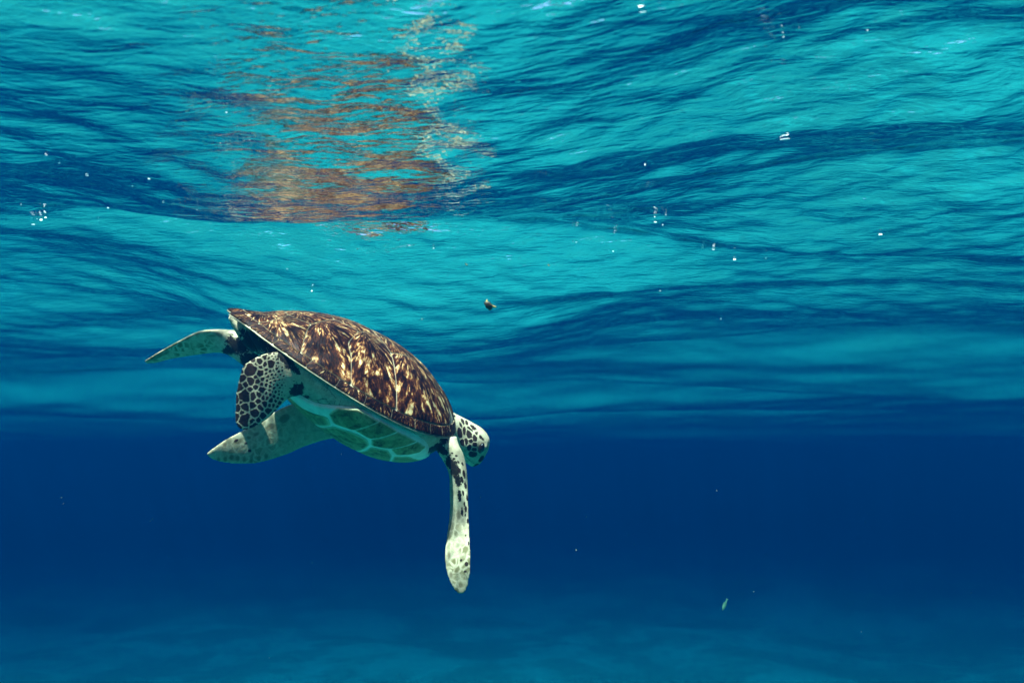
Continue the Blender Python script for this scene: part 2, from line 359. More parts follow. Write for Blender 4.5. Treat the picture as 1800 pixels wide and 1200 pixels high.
def smooth01(x, a, b):
    t = np.clip((x-a)/(b-a), 0, 1); return t*t*(3-2*t)
def build_body():
    V = []; F = []; o = 0; kd_pts = []; kd_id = []
    names = []
    for nm, (v, f) in parts:
        V.append(v); F += [tuple(i+o for i in q) for q in f]; o += len(v)
        names += [nm]*len(v)
    V = np.vstack(V); me = bpy.data.meshes.new('tmp'); me.from_pydata([tuple(p) for p in V], [], F)
    ob = bpy.data.objects.new('tmp', me); C.objects.link(ob)
    md = ob.modifiers.new('r', 'REMESH'); md.mode = 'VOXEL'; md.voxel_size = .0017; md.adaptivity = 0
    ms = ob.modifiers.new('s', 'SMOOTH'); ms.factor = .5; ms.iterations = 5
    dg = bpy.context.evaluated_depsgraph_get(); ev = ob.evaluated_get(dg)
    me2 = bpy.data.meshes.new_from_object(ev); bpy.data.objects.remove(ob)
    n = len(me2.vertices); P = np.zeros(n*3, np.float32); me2.vertices.foreach_get('co', P); P = P.reshape(-1, 3).astype(float)
    kd = KDTree(len(V))
    for i, p in enumerate(V): kd.insert(p, i)
    kd.balance()
    lab = np.array([names[kd.find(p)[1]] for p in P])
    # tilted frame coordinates in photo units (used only to place the turtle's own markings on its skin)
    Q = (P-CAM) @ RC; dep = Q[:, 1]; px = 900 + FPX*Q[:, 0]/dep; py = 600 - FPX*Q[:, 2]/dep
    nrm = np.zeros(n*3, np.float32); me2.vertices.foreach_get('normal', nrm); N = nrm.reshape(-1, 3) @ RC
    facing = smooth01(-N[:, 1], -.25, .1)
    scale_f = np.full(n, -9.0)
    def spots(mask, lst, field, grow=1.0, seams=False):
        idx = np.where(mask)[0]; best = [np.full(n, -9.0), np.full(n, -9.0)] if seams else None
        for s in lst:
            cx, cy, rx, ry, an = s[:5]; rx, ry = rx*grow, ry*grow
            a = math.radians(an); dx, dy = px[idx]-cx, py[idx]-cy
            u = (dx*math.cos(a)+dy*math.sin(a))/rx; v = (-dx*math.sin(a)+dy*math.cos(a))/ry
            val = (1-np.sqrt(u*u+v*v))*min(rx, ry)
            if best is None: field[idx] = np.maximum(field[idx], val)
            else:
                b1, b2 = best[0][idx], best[1][idx]
                best[1][idx] = np.maximum(b2, np.minimum(b1, val)); best[0][idx] = np.maximum(b1, val)
        if best is not None: field[idx] = np.maximum(field[idx], np.minimum(best[0][idx], (best[0][idx]-best[1][idx])*.6-.35))
    isn = lambda *k: np.isin(lab, k)
    # head: hand placed scale spots (cx, cy, rx, ry, angle)
    hs = [(813, 741.5, 2.6, 5.5, -22), (810.5, 746, 2.6, 5.2, -12), (820.5, 743, 2.2, 4.2, -25), (808.5, 760, 3.6, 8.0, -8), (815.8, 756.5, 2.7, 6.8, -3), (824.5, 762.5, 4.0, 6.8, -10),
          (825.8, 753.5, 2.4, 6.0, -42), (832, 751.5, 2.4, 6.2, -50), (838, 761.5, 2.3, 4.3, -25), (834.9, 769.5, 3.2, 5.0, -12), (812.6, 777, 3.0, 5.2, -12), (819.6, 775, 2.6, 5.2, -8), (827.3, 774.5, 2.8, 3.4, 10),
          (834.6, 781, 3.4, 3.8, 15), (825, 786.3, 3.6, 4.6, 10), (833, 789.8, 4.0, 3.4, -15), (831, 797.5, 5.8, 4.4, 0), (809, 800.5, 5.5, 2.5, 0), (845, 768, 2.0, 6.5, -48), (804, 727, 1.5, 1.5, 0), (799, 731, 1.3, 2, 0), (833, 819.5, 2.0, 1.5, 0)]
    spots(isn('head') & (facing > .05), hs, scale_f, 1.45, True)
    spots(isn('head'), [(846, 806, 4.0, 8, 38), (838, 817, 5, 3.2, -20)], scale_f)
    scale_f = np.where(isn('head') & (((px-847)/8.2)**2 + ((py-786)/12.5)**2 < 1), -3, scale_f)
    # near hind flipper: cell pattern with scales growing towards the outer edge
    mk = isn('hind_near'); idx = np.where(mk & (px < 520))[0]
    r = np.random.default_rng(3)
    big = [(441, 649, 11.5), (430, 696, 11), (431, 738, 11.5), (445, 696, 7.5), (441, 670, 7), (432, 675, 5), (457, 655, 7), (456, 634, 6), (476, 639, 8), (431, 715, 7), (454, 693, 6), (449, 725, 8), (460, 685, 6.5),
           (440, 740, 7), (447, 750, 8), (458, 716, 6), (465, 711, 5.5), (426, 725, 4.5), (462, 731, 6.5), (472, 722, 5.5), (467, 640, 5), (465, 627, 5), (424, 705, 4), (449, 640, 4)]
    seeds = [b for b in big]
    tries = 0
    while tries < 9000:
        tries += 1; x, y = r.uniform(412, 515), r.uniform(616, 760)
        rad = np.interp(x, [415, 440, 465, 490, 510], [6.5, 5.2, 3.6, 3.0, 2.8])*r.uniform(.85, 1.1)
        if y > 700 + (480-x)*.0: rad *= 1.25
        if all(math.hypot(x-s[0], y-s[1]) > (rad+s[2])*.86 for s in seeds): seeds.append((x, y, rad))
    S = np.array(seeds)
    if len(idx):
        d = np.hypot(px[idx, None]-S[None, :, 0], py[idx, None]-S[None, :, 1]) - S[None, :, 2]
        ds = np.sort(d, axis=1)[:, :2]; ed = (ds[:, 1]-ds[:, 0])*.5
        w_ = np.argmin(d, axis=1); rad = S[w_, 2]
        fade = smooth01(px[idx], 522, 492)
        ed = ed - np.interp(px[idx], [420, 470, 500], [.45, .6, .8])*1.0
        scale_f[idx] = np.where(facing[idx] > .1, ed*fade - 3*(1-fade), -3)
    # leading edge of the near front flipper
    spots(isn('front_near') , [(806, 812, 2.2, 5, -35), (813, 815, 2.3, 6, -25), (815.5, 832, 3.0, 10, -12), (818, 852, 2.6, 9, -8), (821, 875, 2.2, 8, -6), (802, 800, 4, 2.5, 10), (795, 796, 3, 2, 30), (819, 894, 2.6, 7, -3), (822, 915, 2.0, 6, 0), (823.5, 955, 1.8, 6, 0), (812, 843, 3.2, 7, -15), (807, 826, 3.6, 6.5, -25), (814, 866, 2.4, 6, -8), (798, 806, 3.5, 3, 20), (818, 905, 1.6, 5, 0), (816, 885, 2, 5, 0), (800, 838, 2.4, 5, -15), (818.6, 940, 1.8, 3, 0),
          (810.5, 984, 2.6, 3.6, 15), (820, 990.5, 3.8, 5.0, -5), (817.5, 1004, 3.3, 2.5, 0)], scale_f)
    soft = np.full(n, -9.0)
    spots(isn('front_near'), [(799, 987, 4, 6, -10), (801, 1003, 4, 7, -10), (810, 1028, 5, 6, 0), (816, 1016, 3, 4, 0), (789, 975, 4, 10, 0), (793, 1010, 4, 8, 0), (806, 905, 5, 10, 0), (818, 972, 3, 6, 0)], soft)
    ff = [(x, 806+3*math.sin(x)-(.15*max(0, x-440)), 4.5, 6.5, 5) for x in (384, 396, 407, 418, 430, 442, 455, 468)] + [(418, 776, 10, 5, -20), (437, 769, 6, 4, 0), (433, 779, 5, 3.5, -30), (395, 781, 5, 5, -30), (450, 763, 8, 4, -25), (475, 750, 12, 6, -30), (500, 735, 12, 8, -30), (439, 791, 5, 4, -20)]
    spots(isn('front_far'), ff, soft)
    spots(isn('front_far'), [(438.5, 792, 4, 3.2, 0), (415, 774, 5, 3, -30), (432, 779, 4, 2.5, -20)], scale_f)
    spots(isn('hind_far'), [(303, 605, 18, 4.5, -33), (275, 627, 22, 5, -25), (292, 620, 10, 4, -30), (330, 594, 12, 3, -30), (372, 590, 10, 3, 0), (385, 588, 9, 5, 30)], soft)
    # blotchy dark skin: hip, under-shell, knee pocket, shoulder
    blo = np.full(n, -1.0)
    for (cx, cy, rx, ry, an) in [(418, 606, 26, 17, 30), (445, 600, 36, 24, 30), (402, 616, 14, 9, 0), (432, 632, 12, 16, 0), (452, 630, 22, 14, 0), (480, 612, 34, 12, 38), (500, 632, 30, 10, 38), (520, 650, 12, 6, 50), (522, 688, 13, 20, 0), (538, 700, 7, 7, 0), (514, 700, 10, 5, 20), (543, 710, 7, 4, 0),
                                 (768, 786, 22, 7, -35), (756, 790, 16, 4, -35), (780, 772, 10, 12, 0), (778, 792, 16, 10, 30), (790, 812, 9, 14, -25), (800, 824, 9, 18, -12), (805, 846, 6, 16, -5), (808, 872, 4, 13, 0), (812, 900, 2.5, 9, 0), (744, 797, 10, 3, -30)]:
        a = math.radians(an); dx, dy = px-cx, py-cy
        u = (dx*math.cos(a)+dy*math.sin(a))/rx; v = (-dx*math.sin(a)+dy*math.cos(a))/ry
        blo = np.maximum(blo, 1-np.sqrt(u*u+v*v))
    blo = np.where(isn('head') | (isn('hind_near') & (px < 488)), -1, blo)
    # far side of the body gets the same treatment by symmetry: dark skin where legs leave the shell
    line = np.full(n, 9.0)
    def seg(mask, pts):
        for (x0_, y0_), (x1_, y1_) in zip(pts[:-1], pts[1:]):
            dx, dy = x1_-x0_, y1_-y0_; l2 = dx*dx+dy*dy
            t = np.clip(((px-x0_)*dx+(py-y0_)*dy)/l2, 0, 1)
            dd = np.hypot(px-x0_-t*dx, py-y0_-t*dy); line[mask] = np.minimum(line[mask], dd[mask])
    seg(isn('head') & (facing > .1), [(808, 792), (818, 801), (828, 811), (836, 816)])
    tor = isn('torso', 'hind_near') & (px > 520)
    for pl in ([(553, 660), (570, 676), (585, 693), (592, 700)], [(548, 712), (560, 722), (577, 727), (590, 715)], [(577, 727), (585, 716), (589, 705)], [(600, 700), (596, 712), (610, 716), (642, 718)],
               [(560, 722), (566, 711), (556, 703)], [(566, 711), (585, 716)], [(545, 700), (556, 703), (572, 700)], [(572, 700), (585, 716)], [(536, 716), (548, 712)], [(530, 700), (548, 712)]): seg(tor, pl)
    l1 = line.copy(); line[:] = 9
    for k in range(16): seg(tor, [(534+.9*k, 648+4.0*k), (556+1.2*k, 662+3.4*k), (578+1.2*k, 676+2.6*k)])
    line = np.minimum(l1, line*1.0+.35)
    blade = np.maximum.reduce([isn('front_near')*smooth01(py, 880, 960), isn('front_far')*smooth01(px, 540, 470)*.6, isn('hind_far')*smooth01(px, 400, 350)])
    me2.name = 'body'
    for k, a in (('scale_f', scale_f), ('soft_f', soft), ('blotch_f', blo), ('line_f', line), ('blade', blade)):
        at_ = me2.attributes.new(k, 'FLOAT', 'POINT'); at_.data.foreach_set('value', a.astype(np.float32))
    lo = (P - ROOT).astype(np.float32); me2.vertices.foreach_set('co', lo.ravel()); me2.update()
    me2.polygons.foreach_set('use_smooth', np.ones(len(me2.polygons), dtype=bool))
    me2.materials.clear(); me2.materials.append(skin_material())
    o = bpy.data.objects.new('body', me2); C.objects.link(o); o.parent = turtle
    return o
def skin_material():
    m = M('turtle_skin')
    co = m.n('ShaderNodeTexCoord').outputs['Object']
    n_f = m.noise(co, 300, 3, .6); n_m = m.noise(co, 70, 4, .65, .8); n_b = m.noise(co, 16, 3)
    base = m.ramp(n_m, [(.3, (.30, .235, .14)), (.55, (.46, .365, .235)), (.8, (.58, .465, .31))])
    olive = m.mix(m.step(n_b, .45, .75, 0, .35), base, (.34, .36, .22))
    # fine polygonal skin creases
    vor = m.n('ShaderNodeTexVoronoi', {'Vector': co, 'Scale': 130.0}, feature='DISTANCE_TO_EDGE').outputs['Distance']
    crease = m.step(vor, .0, .09, 1, 0)
    soft = m.attr('soft_f'); c1 = m.mix(m.math('MULTIPLY', m.step(m.math('ADD', soft, m.math('MULTIPLY', n_m, 3.0)), 1.0, 4.5), .75), olive, (.13, .09, .045))
    bv = m.n('ShaderNodeTexVoronoi', {'Vector': m.n('ShaderNodeVectorMath', {0: co, 1: m.n('ShaderNodeVectorMath', {0: m.n('ShaderNodeTexNoise', {'Vector': co, 'Scale': 40.0}).outputs['Color'], 1: (.012, .012, .012)}, operation='MULTIPLY').outputs[0]}, operation='ADD').outputs[0], 'Scale': 78.0}, feature='DISTANCE_TO_EDGE').outputs['Distance']
    cellv = m.math('MULTIPLY', m.step(bv, .03, .22), m.step(m.noise(co, 34, 3), .36, .62, .15, 1))
    c1 = m.mix(m.math('MULTIPLY', m.math('MULTIPLY', cellv, m.attr('blade')), .88), c1, (.13, .105, .04))
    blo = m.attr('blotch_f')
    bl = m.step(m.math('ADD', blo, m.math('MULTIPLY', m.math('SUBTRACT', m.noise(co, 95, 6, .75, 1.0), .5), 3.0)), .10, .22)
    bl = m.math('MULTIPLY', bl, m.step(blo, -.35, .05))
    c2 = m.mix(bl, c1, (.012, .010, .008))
    sf = m.math('ADD', m.attr('scale_f'), m.math('ADD', m.math('MULTIPLY', m.math('SUBTRACT', n_f, .5), 1.6), m.math('MULTIPLY', m.math('SUBTRACT', m.noise(co, 150, 2), .5), 1.6)))
    dk = m.step(sf, .15, .95)
    dcol = m.ramp(m.noise(co, 120, 4, .7), [(.35, (.012, .008, .007)), (.62, (.030, .015, .010)), (.8, (.10, .05, .035))])
    c3 = m.mix(dk, c2, dcol)
    ln = m.step(m.math('ADD', m.attr('line_f'), m.math('MULTIPLY', m.noise(co, 220, 2), .9)), .5, 1.5, 1, 0)
    c4 = m.mix(m.math('MULTIPLY', ln, .8), c3, (.03, .03, .02))
    c5 = m.mix(m.math('MULTIPLY', crease, .12), c4, (.10, .09, .05))
    hgt = m.math('ADD', m.math('MULTIPLY', dk, .6), m.math('ADD', m.math('MULTIPLY', m.step(vor, 0, .25), .22), m.math('MULTIPLY', n_m, 1.2)))
    b = m.n('ShaderNodeBump', {'Height': hgt, 'Strength': .35, 'Distance': .0010}).outputs[0]
    p = m.n('ShaderNodeBsdfPrincipled', {'Base Color': c5, 'Roughness': .55, 'Normal': b, 'Specular IOR Level': .05}).outputs[0]
    return m.done(p)
build_body()

# eye
m = M('turtle_eye'); eye_m = m.done(m.n('ShaderNodeBsdfPrincipled', {'Base Color': (.006, .004, .004, 1), 'Roughness': .15, 'Specular IOR Level': .3}).outputs[0])
ax1 = at(852.0, 785.5, 1.5905)-eye_c; ax2 = at(845.0, 796.3, 1.5905)-eye_c
v, f = ball(eye_c, [ax1, ax2, np.array([0, .0085, 0])])
mesh_np('eye', v, f, eye_m, turtle, origin=ROOT)

# ---- carapace
def shell_base_material():
    m = M('shell_seam')
    co = m.n('ShaderNodeTexCoord').outputs['Object']
    c = m.ramp(m.noise(co, 90, 4), [(.3, (.26, .18, .10)), (.7, (.52, .44, .30))])
    c = m.mix(m.attr('under'), c, (.20, .19, .10))
    return m.done(m.n('ShaderNodeBsdfPrincipled', {'Base Color': c, 'Roughness': .5, 'Specular IOR Level': .05}).outputs[0])
def scute_material():
    m = M('carapace_scute')
    fan = m.attr('fan', True); co = m.n('ShaderNodeTexCoord').outputs['Object']
    a = m.noise(m.scale(fan, (1.6, 1.6, .17)), 1.6, 5, .68, .45)
    b = m.noise(m.scale(fan, (3.2, 3.2, .5)), 1.6, 4, .7, .3)
    c = m.noise(co, 26, 4, .6, .6)
    v = m.math('ADD', m.math('MULTIPLY', a, .62), m.math('ADD', m.math('MULTIPLY', b, .34), m.math('MULTIPLY', c, .16)))
    v = m.math('SUBTRACT', v, m.attr('dark'))
    v = m.math('ADD', m.math('MULTIPLY', m.math('SUBTRACT', v, .56), 1.65), .578)
    col = m.ramp(v, [(.49, (.007, .0018, .0009)), (.59, (.036, .0085, .0030)), (.635, (.115, .034, .010)), (.68, (.29, .13, .045)), (.76, (.58, .43, .20))])
    e = m.attr('edge'); ring = m.math('MULTIPLY', m.math('SINE', m.math('MULTIPLY', e, 70)), .5)
    col = m.mix(m.step(e, .975, .998, 0, .55), col, (.30, .22, .13))
    hgt = m.math('ADD', m.math('MULTIPLY', m.noise(m.scale(fan, (4, 4, .4)), 2.0, 4), 1.0), m.math('MULTIPLY', ring, .06))
    bp = m.n('ShaderNodeBump', {'Height': hgt, 'Strength': .6, 'Distance': .0012}).outputs[0]
    return m.done(m.n('ShaderNodeBsdfPrincipled', {'Base Color': col, 'Roughness': .45, 'Specular IOR Level': .05, 'Normal': bp}).outputs[0])
def belly_scute_material():
    m = M('belly_scute')
    co = m.n('ShaderNodeTexCoord').outputs['Object']
    a = m.noise(co, 42, 5, .7, .5); s = m.noise(co, 170, 4, .7)
    v = m.math('ADD', m.math('MULTIPLY', a, .7), m.math('MULTIPLY', s, .3))
    col = m.ramp(v, [(.38, (.05, .04, .012)), (.47, (.19, .165, .055)), (.62, (.34, .30, .12))])
    col = m.mix(m.step(m.attr('edge'), .86, 1.0), col, (.50, .47, .28))
    col = m.mix(m.step(m.noise(co, 120, 5, .8), .56, .68, 0, .7), col, (.05, .035, .015))
    bp = m.n('ShaderNodeBump', {'Height': v, 'Strength': .35, 'Distance': .0012}).outputs[0]
    return m.done(m.n('ShaderNodeBsdfPrincipled', {'Base Color': col, 'Roughness': .5, 'Specular IOR Level': .05, 'Normal': bp}).outputs[0])
def belly_base_material():
    m = M('belly_skin')
    co = m.n('ShaderNodeTexCoord').outputs['Object']
    c = m.ramp(m.noise(co, 60, 4), [(.3, (.56, .54, .41)), (.7, (.74, .72, .57))])
    return m.done(m.n('ShaderNodeBsdfPrincipled', {'Base Color': c, 'Roughness': .5, 'Specular IOR Level': .05}).outputs[0])

# carapace base: top sheet, rolled rim, underside lip
def build_carapace():
    na = 160; rows = []
    for t in np.linspace(.04, 1, 30):
        a = np.linspace(0, 2*np.pi, na, endpoint=False); rows.append(surf(top_b, t*np.cos(a), t*np.sin(a), np.full(na, -.0012)))
    a = np.linspace(0, 2*np.pi, na, endpoint=False)
    b = top_b(np.cos(a), np.sin(a)); cen = np.array([0, 0, 0])
    out = b*np.array([1, 1, 0]); out /= np.linalg.norm(out, axis=1, keepdims=True)
    rows.append(body_to_world(b + out*.0010 + [0, 0, -.0014])); rows.append(body_to_world(b + out*.0004 + [0, 0, -.0030]))
    for k, dz in ((.97, -.0042), (.92, -.0048), (.86, -.0035)):
        bb = b*np.array([k, k, 1]); rows.append(body_to_world(bb + [0, 0, dz]))
    c = surf(top_b, np.array([0.]), np.array([0.]), np.array([-.0012]))
    V = np.vstack([c] + rows); F = [(0, 1+j, 1+(j+1) % na) for j in range(na)]
    for i in range(len(rows)-1):
        for j in range(na):
            p, q = 1+i*na+j, 1+i*na+(j+1) % na; F.append((p, p+na, q+na, q))
    und = np.zeros(len(V)); und[1+31*na:] = 1.0
    return mesh_np('carapace', V, F, shell_base_material(), turtle, attrs={'under': und}, origin=ROOT)
carapace = build_carapace()
def polar(p): return math.hypot(*p), math.degrees(math.atan2(p[1], p[0])) % 360
def edge_pts(a, b, n):
    ra, ta = polar(a); rb, tb = polar(b); out = []
    for i in range(n):
        t = i/n
        if ra > .55 and rb > .55 and abs(((tb-ta+180) % 360)-180) < 60:
            r_ = ra+(rb-ra)*t; th = math.radians(ta + (((tb-ta+180) % 360)-180)*t); out.append((r_*math.cos(th), r_*math.sin(th)))
        else: out.append((a[0]+(b[0]-a[0])*t, a[1]+(b[1]-a[1])*t))
    return out
mats = {}
def scute(poly, fn, parent, mat, h=.0011, focus=None, dark=0.0, gap=.0006, dome=.0008, seed=0, name='scute'):
    per = 96; ln = [math.dist(poly[i], poly[(i+1) % len(poly)]) for i in range(len(poly))]; tot = sum(ln)
    B = []
    for i in range(len(poly)): B += edge_pts(poly[i], poly[(i+1) % len(poly)], max(4, round(per*ln[i]/tot)))
    B = np.array(B)
    for _ in range(2): B = .25*np.roll(B, 1, 0)+.5*B+.25*np.roll(B, -1, 0)      # rounded corners
    r_ = np.random.default_rng(seed)
    c = B.mean(0); n = len(B)
    c3 = body_to_world(fn(np.array([c[0]]), np.array([c[1]])))[0]
    b3 = body_to_world(fn(B[:, 0], B[:, 1])); dd = np.linalg.norm(b3-c3, axis=1)
    ph = r_.uniform(0, 6.28, 4); jit = sum(np.sin(np.arange(n)/n*2*np.pi*k+ph[i])*.00018 for i, k in enumerate((5, 9, 14, 23)))
    shrink = (1-(gap+jit)/dd)[:, None]
    ts = [0, .2, .4, .6, .78, .9, .965, 1.0, 1.0]
    V = []; edge = []
    for k, t in enumerate(ts):
        q = c + (B-c)*shrink*t
        last = k == len(ts)-1
        hh = (-.0016 if last else h*(1-.45*max(0, t-.9)/.1) + dome*(1-t*t))
        V.append(surf(fn, q[:, 0], q[:, 1], np.full(n, hh))); edge += [t]*n
    V = np.vstack(V); F = []
    for k in range(len(ts)-1):
        for j in range(n):
            a_, b_ = k*n+j, k*n+(j+1) % n
            if k == 0: F.append((j, n+j, n+(j+1) % n))
            else: F.append((a_, a_+n, b_+n, b_))
    if fn is bot_b: F = [f[::-1] for f in F]
    # fan coordinates: direction from the growth centre, and distance
    fc = c if focus is None else np.array(focus)
    f3 = body_to_world(fn(np.array([fc[0]]), np.array([fc[1]])))[0]
    e = .01
    tx = body_to_world(fn(np.array([c[0]+e]), np.array([c[1]])))[0]-c3; tx /= np.linalg.norm(tx)
    ty = body_to_world(fn(np.array([c[0]]), np.array([c[1]+e])))[0]-c3; ty -= tx*ty.dot(tx); ty /= np.linalg.norm(ty)
    D = V-f3; u, v_ = D@tx, D@ty; rr = np.hypot(u, v_)+.006
    fan = np.stack([u/rr*4.2 + seed*7.3, v_/rr*4.2 + seed*3.1, rr*100], 1)
    return mesh_np(name, V, F, mat, parent, attrs={'edge': edge, 'fan': fan, 'dark': np.full(len(V), dark)}, origin=ROOT)
SM, BM = scute_material(), belly_scute_material()
def pc(r_, th): return (r_*math.cos(math.radians(th)), r_*math.sin(math.radians(th)))
RM = .945
# vertebral row
hw = [.10, .12, .13, .13, .13, .15]
vx = [-.90, -.72, -.39, -.03, .40, .90]
lat = [(-.80, .30), (-.56, .33), (-.21, .29), (.10, .32), (.66, .36)]
verts = [
    [pc(RM, 180), pc(RM, 198), (-.84, -.27), (-.72, -.12), (-.72, .12), (-.84, .27), pc(RM, 162)],
    [(-.72, -.12), (-.57, -.34), (-.39, -.13), (-.39, .13), (-.57, .34), (-.72, .12)],
    [(-.39, -.13), (-.20, -.27), (-.03, -.13), (-.03, .13), (-.20, .27), (-.39, .13)],
    [(-.03, -.13), (.08, -.40), (.40, -.15), (.40, .15), (.08, .40), (-.03, .13)],
    [(.40, -.15), (.755, -.31), pc(RM, 340), pc(RM, 350), pc(RM, 0), pc(RM, 10), pc(RM, 20), (.755, .31), (.40, .15)]]
sd_ = 1
for k, p in enumerate(verts):
    xs_ = [q[0] for q in p]; scute(p, top_b, carapace, SM, focus=(min(xs_)+.08, 0.0), seed=sd_); sd_ += 1
cost = [
    [(-.72, -.12), (-.57, -.34), (-.60, -.56), pc(RM, 230.5), pc(RM, 218), pc(RM, 205), pc(RM, 198), (-.84, -.27)],
    [(-.57, -.34), (-.39, -.13), (-.20, -.27), (-.29, -.525), (-.25, -.69), pc(RM, 257.5), pc(RM, 244), pc(RM, 230.5), (-.60, -.56)],
    [(-.20, -.27), (-.03, -.13), (.08, -.40), (.125, -.66), pc(RM, 281), pc(RM, 269), pc(RM, 257.5), (-.25, -.69), (-.29, -.525)],
    [(.08, -.40), (.40, -.15), (.755, -.31), pc(RM, 327), pc(RM, 312), pc(RM, 296), pc(RM, 281), (.125, -.66)]]
foc = [(-.80, -.20), (-.50, -.22), (-.15, -.22), (.22, -.20)]
for p, fo in zip(cost, foc):
    for s in (1, -1):
        pp = [(x, y*s) for x, y in p]
        if s < 0: pp = pp[::-1]
        scute(pp, top_b, carapace, SM, focus=(fo[0], fo[1]*s), seed=sd_); sd_ += 1
mang = [181, 199, 218, 237, 252, 265.5, 279, 292.5, 303.5, 314, 324, 336, 350]
for s in (1, -1):
    for a, b in zip(mang[:-1], mang[1:]):
        aa, bb = (a, b) if s > 0 else (360-b, 360-a)
        p = [pc(RM, aa), pc(RM, (aa+bb)/2), pc(RM, bb), pc(.999, bb), pc(.999, (aa+bb)/2), pc(.999, aa)]
        mid = (aa+bb)/2
        scute(p, top_b, carapace, SM, h=.0010, dome=.0004, gap=.0004, focus=pc(.90, mid), dark=.035, seed=sd_); sd_ += 1
scute([pc(RM, -10), pc(RM, 0), pc(RM, 10), pc(.999, 10), pc(.999, 0), pc(.999, -10)], top_b, carapace, SM, h=.001, dome=.0004, gap=.0005, dark=.035, seed=sd_)

# ---- plastron
def build_plastron():
    na, nr = 120, 26; a = np.linspace(0, 2*np.pi, na, endpoint=False)
    th = np.degrees(np.minimum(a, 2*np.pi-a))
    rm = np.interp(th, [0, 40, 50, 62, 95, 103, 112, 140, 180], [.70, .74, .90, .972, .972, .84, .64, .50, .54])
    for _ in range(4): rm = .25*np.roll(rm, 1)+.5*rm+.25*np.roll(rm, -1)
    V = [surf(bot_b, np.array([0.]), np.array([0.]), np.array([.0006]))]
    for i in range(1, nr+1):
        t = i/nr; V.append(surf(bot_b, rm*t*np.cos(a), rm*t*np.sin(a), np.full(na, .0006 if t < .93 else .0006-.0052*((t-.93)/.07)**2)))
    F = [(0, 1+(j+1) % na, 1+j) for j in range(na)]
    for i in range(nr-1):
        for j in range(na):
            p, q = 1+i*na+j, 1+i*na+(j+1) % na; F.append((p, q, q+na, p+na))
    return mesh_np('plastron', np.vstack(V), F, belly_base_material(), turtle, origin=ROOT)
plastron = build_plastron()
bel = [
    [pc(.66, 255.5), pc(.575, 260), pc(.665, 268.5), pc(.925, 275), pc(.92, 265), pc(.80, 257.5)],
    [pc(.68, 269.8), pc(.93, 275.8), pc(.92, 285), pc(.69, 278)],
    [pc(.69, 279.3), pc(.915, 286), pc(.90, 297.5), pc(.70, 290), pc(.605, 283.2)],
    [pc(.70, 291.2), pc(.895, 298.7), pc(.87, 306), pc(.79, 306.2), pc(.65, 298.5)],
    [(-.48, -.02), pc(.50, 205), pc(.40, 236), pc(.60, 255), pc(.51, 259), (-.08, -.02)],
    [(-.06, -.02), pc(.52, 260.5), pc(.63, 269.3), pc(.65, 277.5), pc(.58, 282), (.13, -.02)],
    [(.15, -.02), pc(.575, 284), pc(.66, 290.3), pc(.60, 298), (.36, -.02)],
    [(.38, -.02), pc(.60, 300), pc(.685, 305), pc(.66, 320), (.60, -.02)]]
for p in bel:
    for s in (1, -1):
        pp = [(x, y*s) for x, y in p]
        scute(pp if s > 0 else pp[::-1], bot_b, plastron, BM, h=.0012, dome=.0004, gap=-.0017, seed=sd_); sd_ += 1

# ------------------------------------------------------------------ small drifting things
def on_surface(px, py, gap=.004):
    """point just under the water surface along a line of sight"""
    d = (at(px, py, 1.0)-CAM); t = np.linspace(.3, 9, 4000); P = CAM + d*t[:, None]
    Zs = wave_height(P[:, 0], P[:, 1], np.full(len(t), .012))
    i = int(np.argmax(P[:, 2] > Zs-gap)); return P[i]
m = M('air_bubble')
bub_m = m.done(m.n('ShaderNodeBsdfPrincipled', {'Base Color': (.92, .95, .95, 1), 'Roughness': .12, 'Specular IOR Level': 1.0}).outputs[0])
bubs = [(81, 273), (104, 287), (153, 309), (233, 327), (262, 315), (287, 356), (190, 366), (346, 369), (283, 390), (37, 360), (173, 388), (65, 385), (72, 388), (58, 395), (100, 376), (112, 377), (123, 379), (80, 383), (55, 383), (439, 246), (398, 199),
        (1612, 194), (1525, 55), (1377, 66), (1405, 50), (1134, 291), (1007, 425), (1013, 426), (1070, 440), (1078, 442), (1151, 382), (1170, 378), (1152, 391), (1165, 396), (1184, 407), (1235, 436), (1254, 439), (1346, 454), (1548, 413), (1291, 457), (1160, 511), (1267, 561), (618, 40), (625, 60), (505, 473), (762, 437), (720, 432), (548, 512)]
rb = np.random.default_rng(21)
bv, bf = ball((0, 0, 0), np.eye(3), 12)
base_bub = None
ORD = ['leftmost', 'second from left', 'third from left', 'fourth from left', 'fifth from left', 'sixth from left', 'seventh from left', 'eighth from left', 'ninth from left', 'tenth from left', 'eleventh from left', 'twelfth from left', 'thirteenth from left', 'fourteenth from left']
zones = [(lambda x, y: x < 300 and y < 345, 'of those in the upper left ripples', 'bubbles in the upper left ripples'),
         (lambda x, y: x < 135, 'of the tight cluster at far left', 'bubbles clustered in the far left trough'),
         (lambda x, y: x < 360, 'of those just right of the far left cluster', 'bubbles beside the far left cluster'),
         (lambda x, y: x < 800 and y < 300, 'of those around the turtle reflection', 'bubbles around the turtle reflection'),
         (lambda x, y: x < 800, 'of those on the bright swell above the shell', 'bubbles above the turtle shell'),
         (lambda x, y: y < 300, 'of those in the upper right ripples', 'bubbles in the upper right ripples'),
         (lambda x, y: x < 1200, 'of those right of the leaf scrap', 'bubbles right of the leaf scrap'),
         (lambda x, y: True, 'of those in the middle right trough', 'bubbles in the middle right trough')]
members = {k: [] for k in range(len(zones))}
for (x, y) in bubs:
    k = next(i for i, z in enumerate(zones) if z[0](x, y)); members[k].append((x, y))
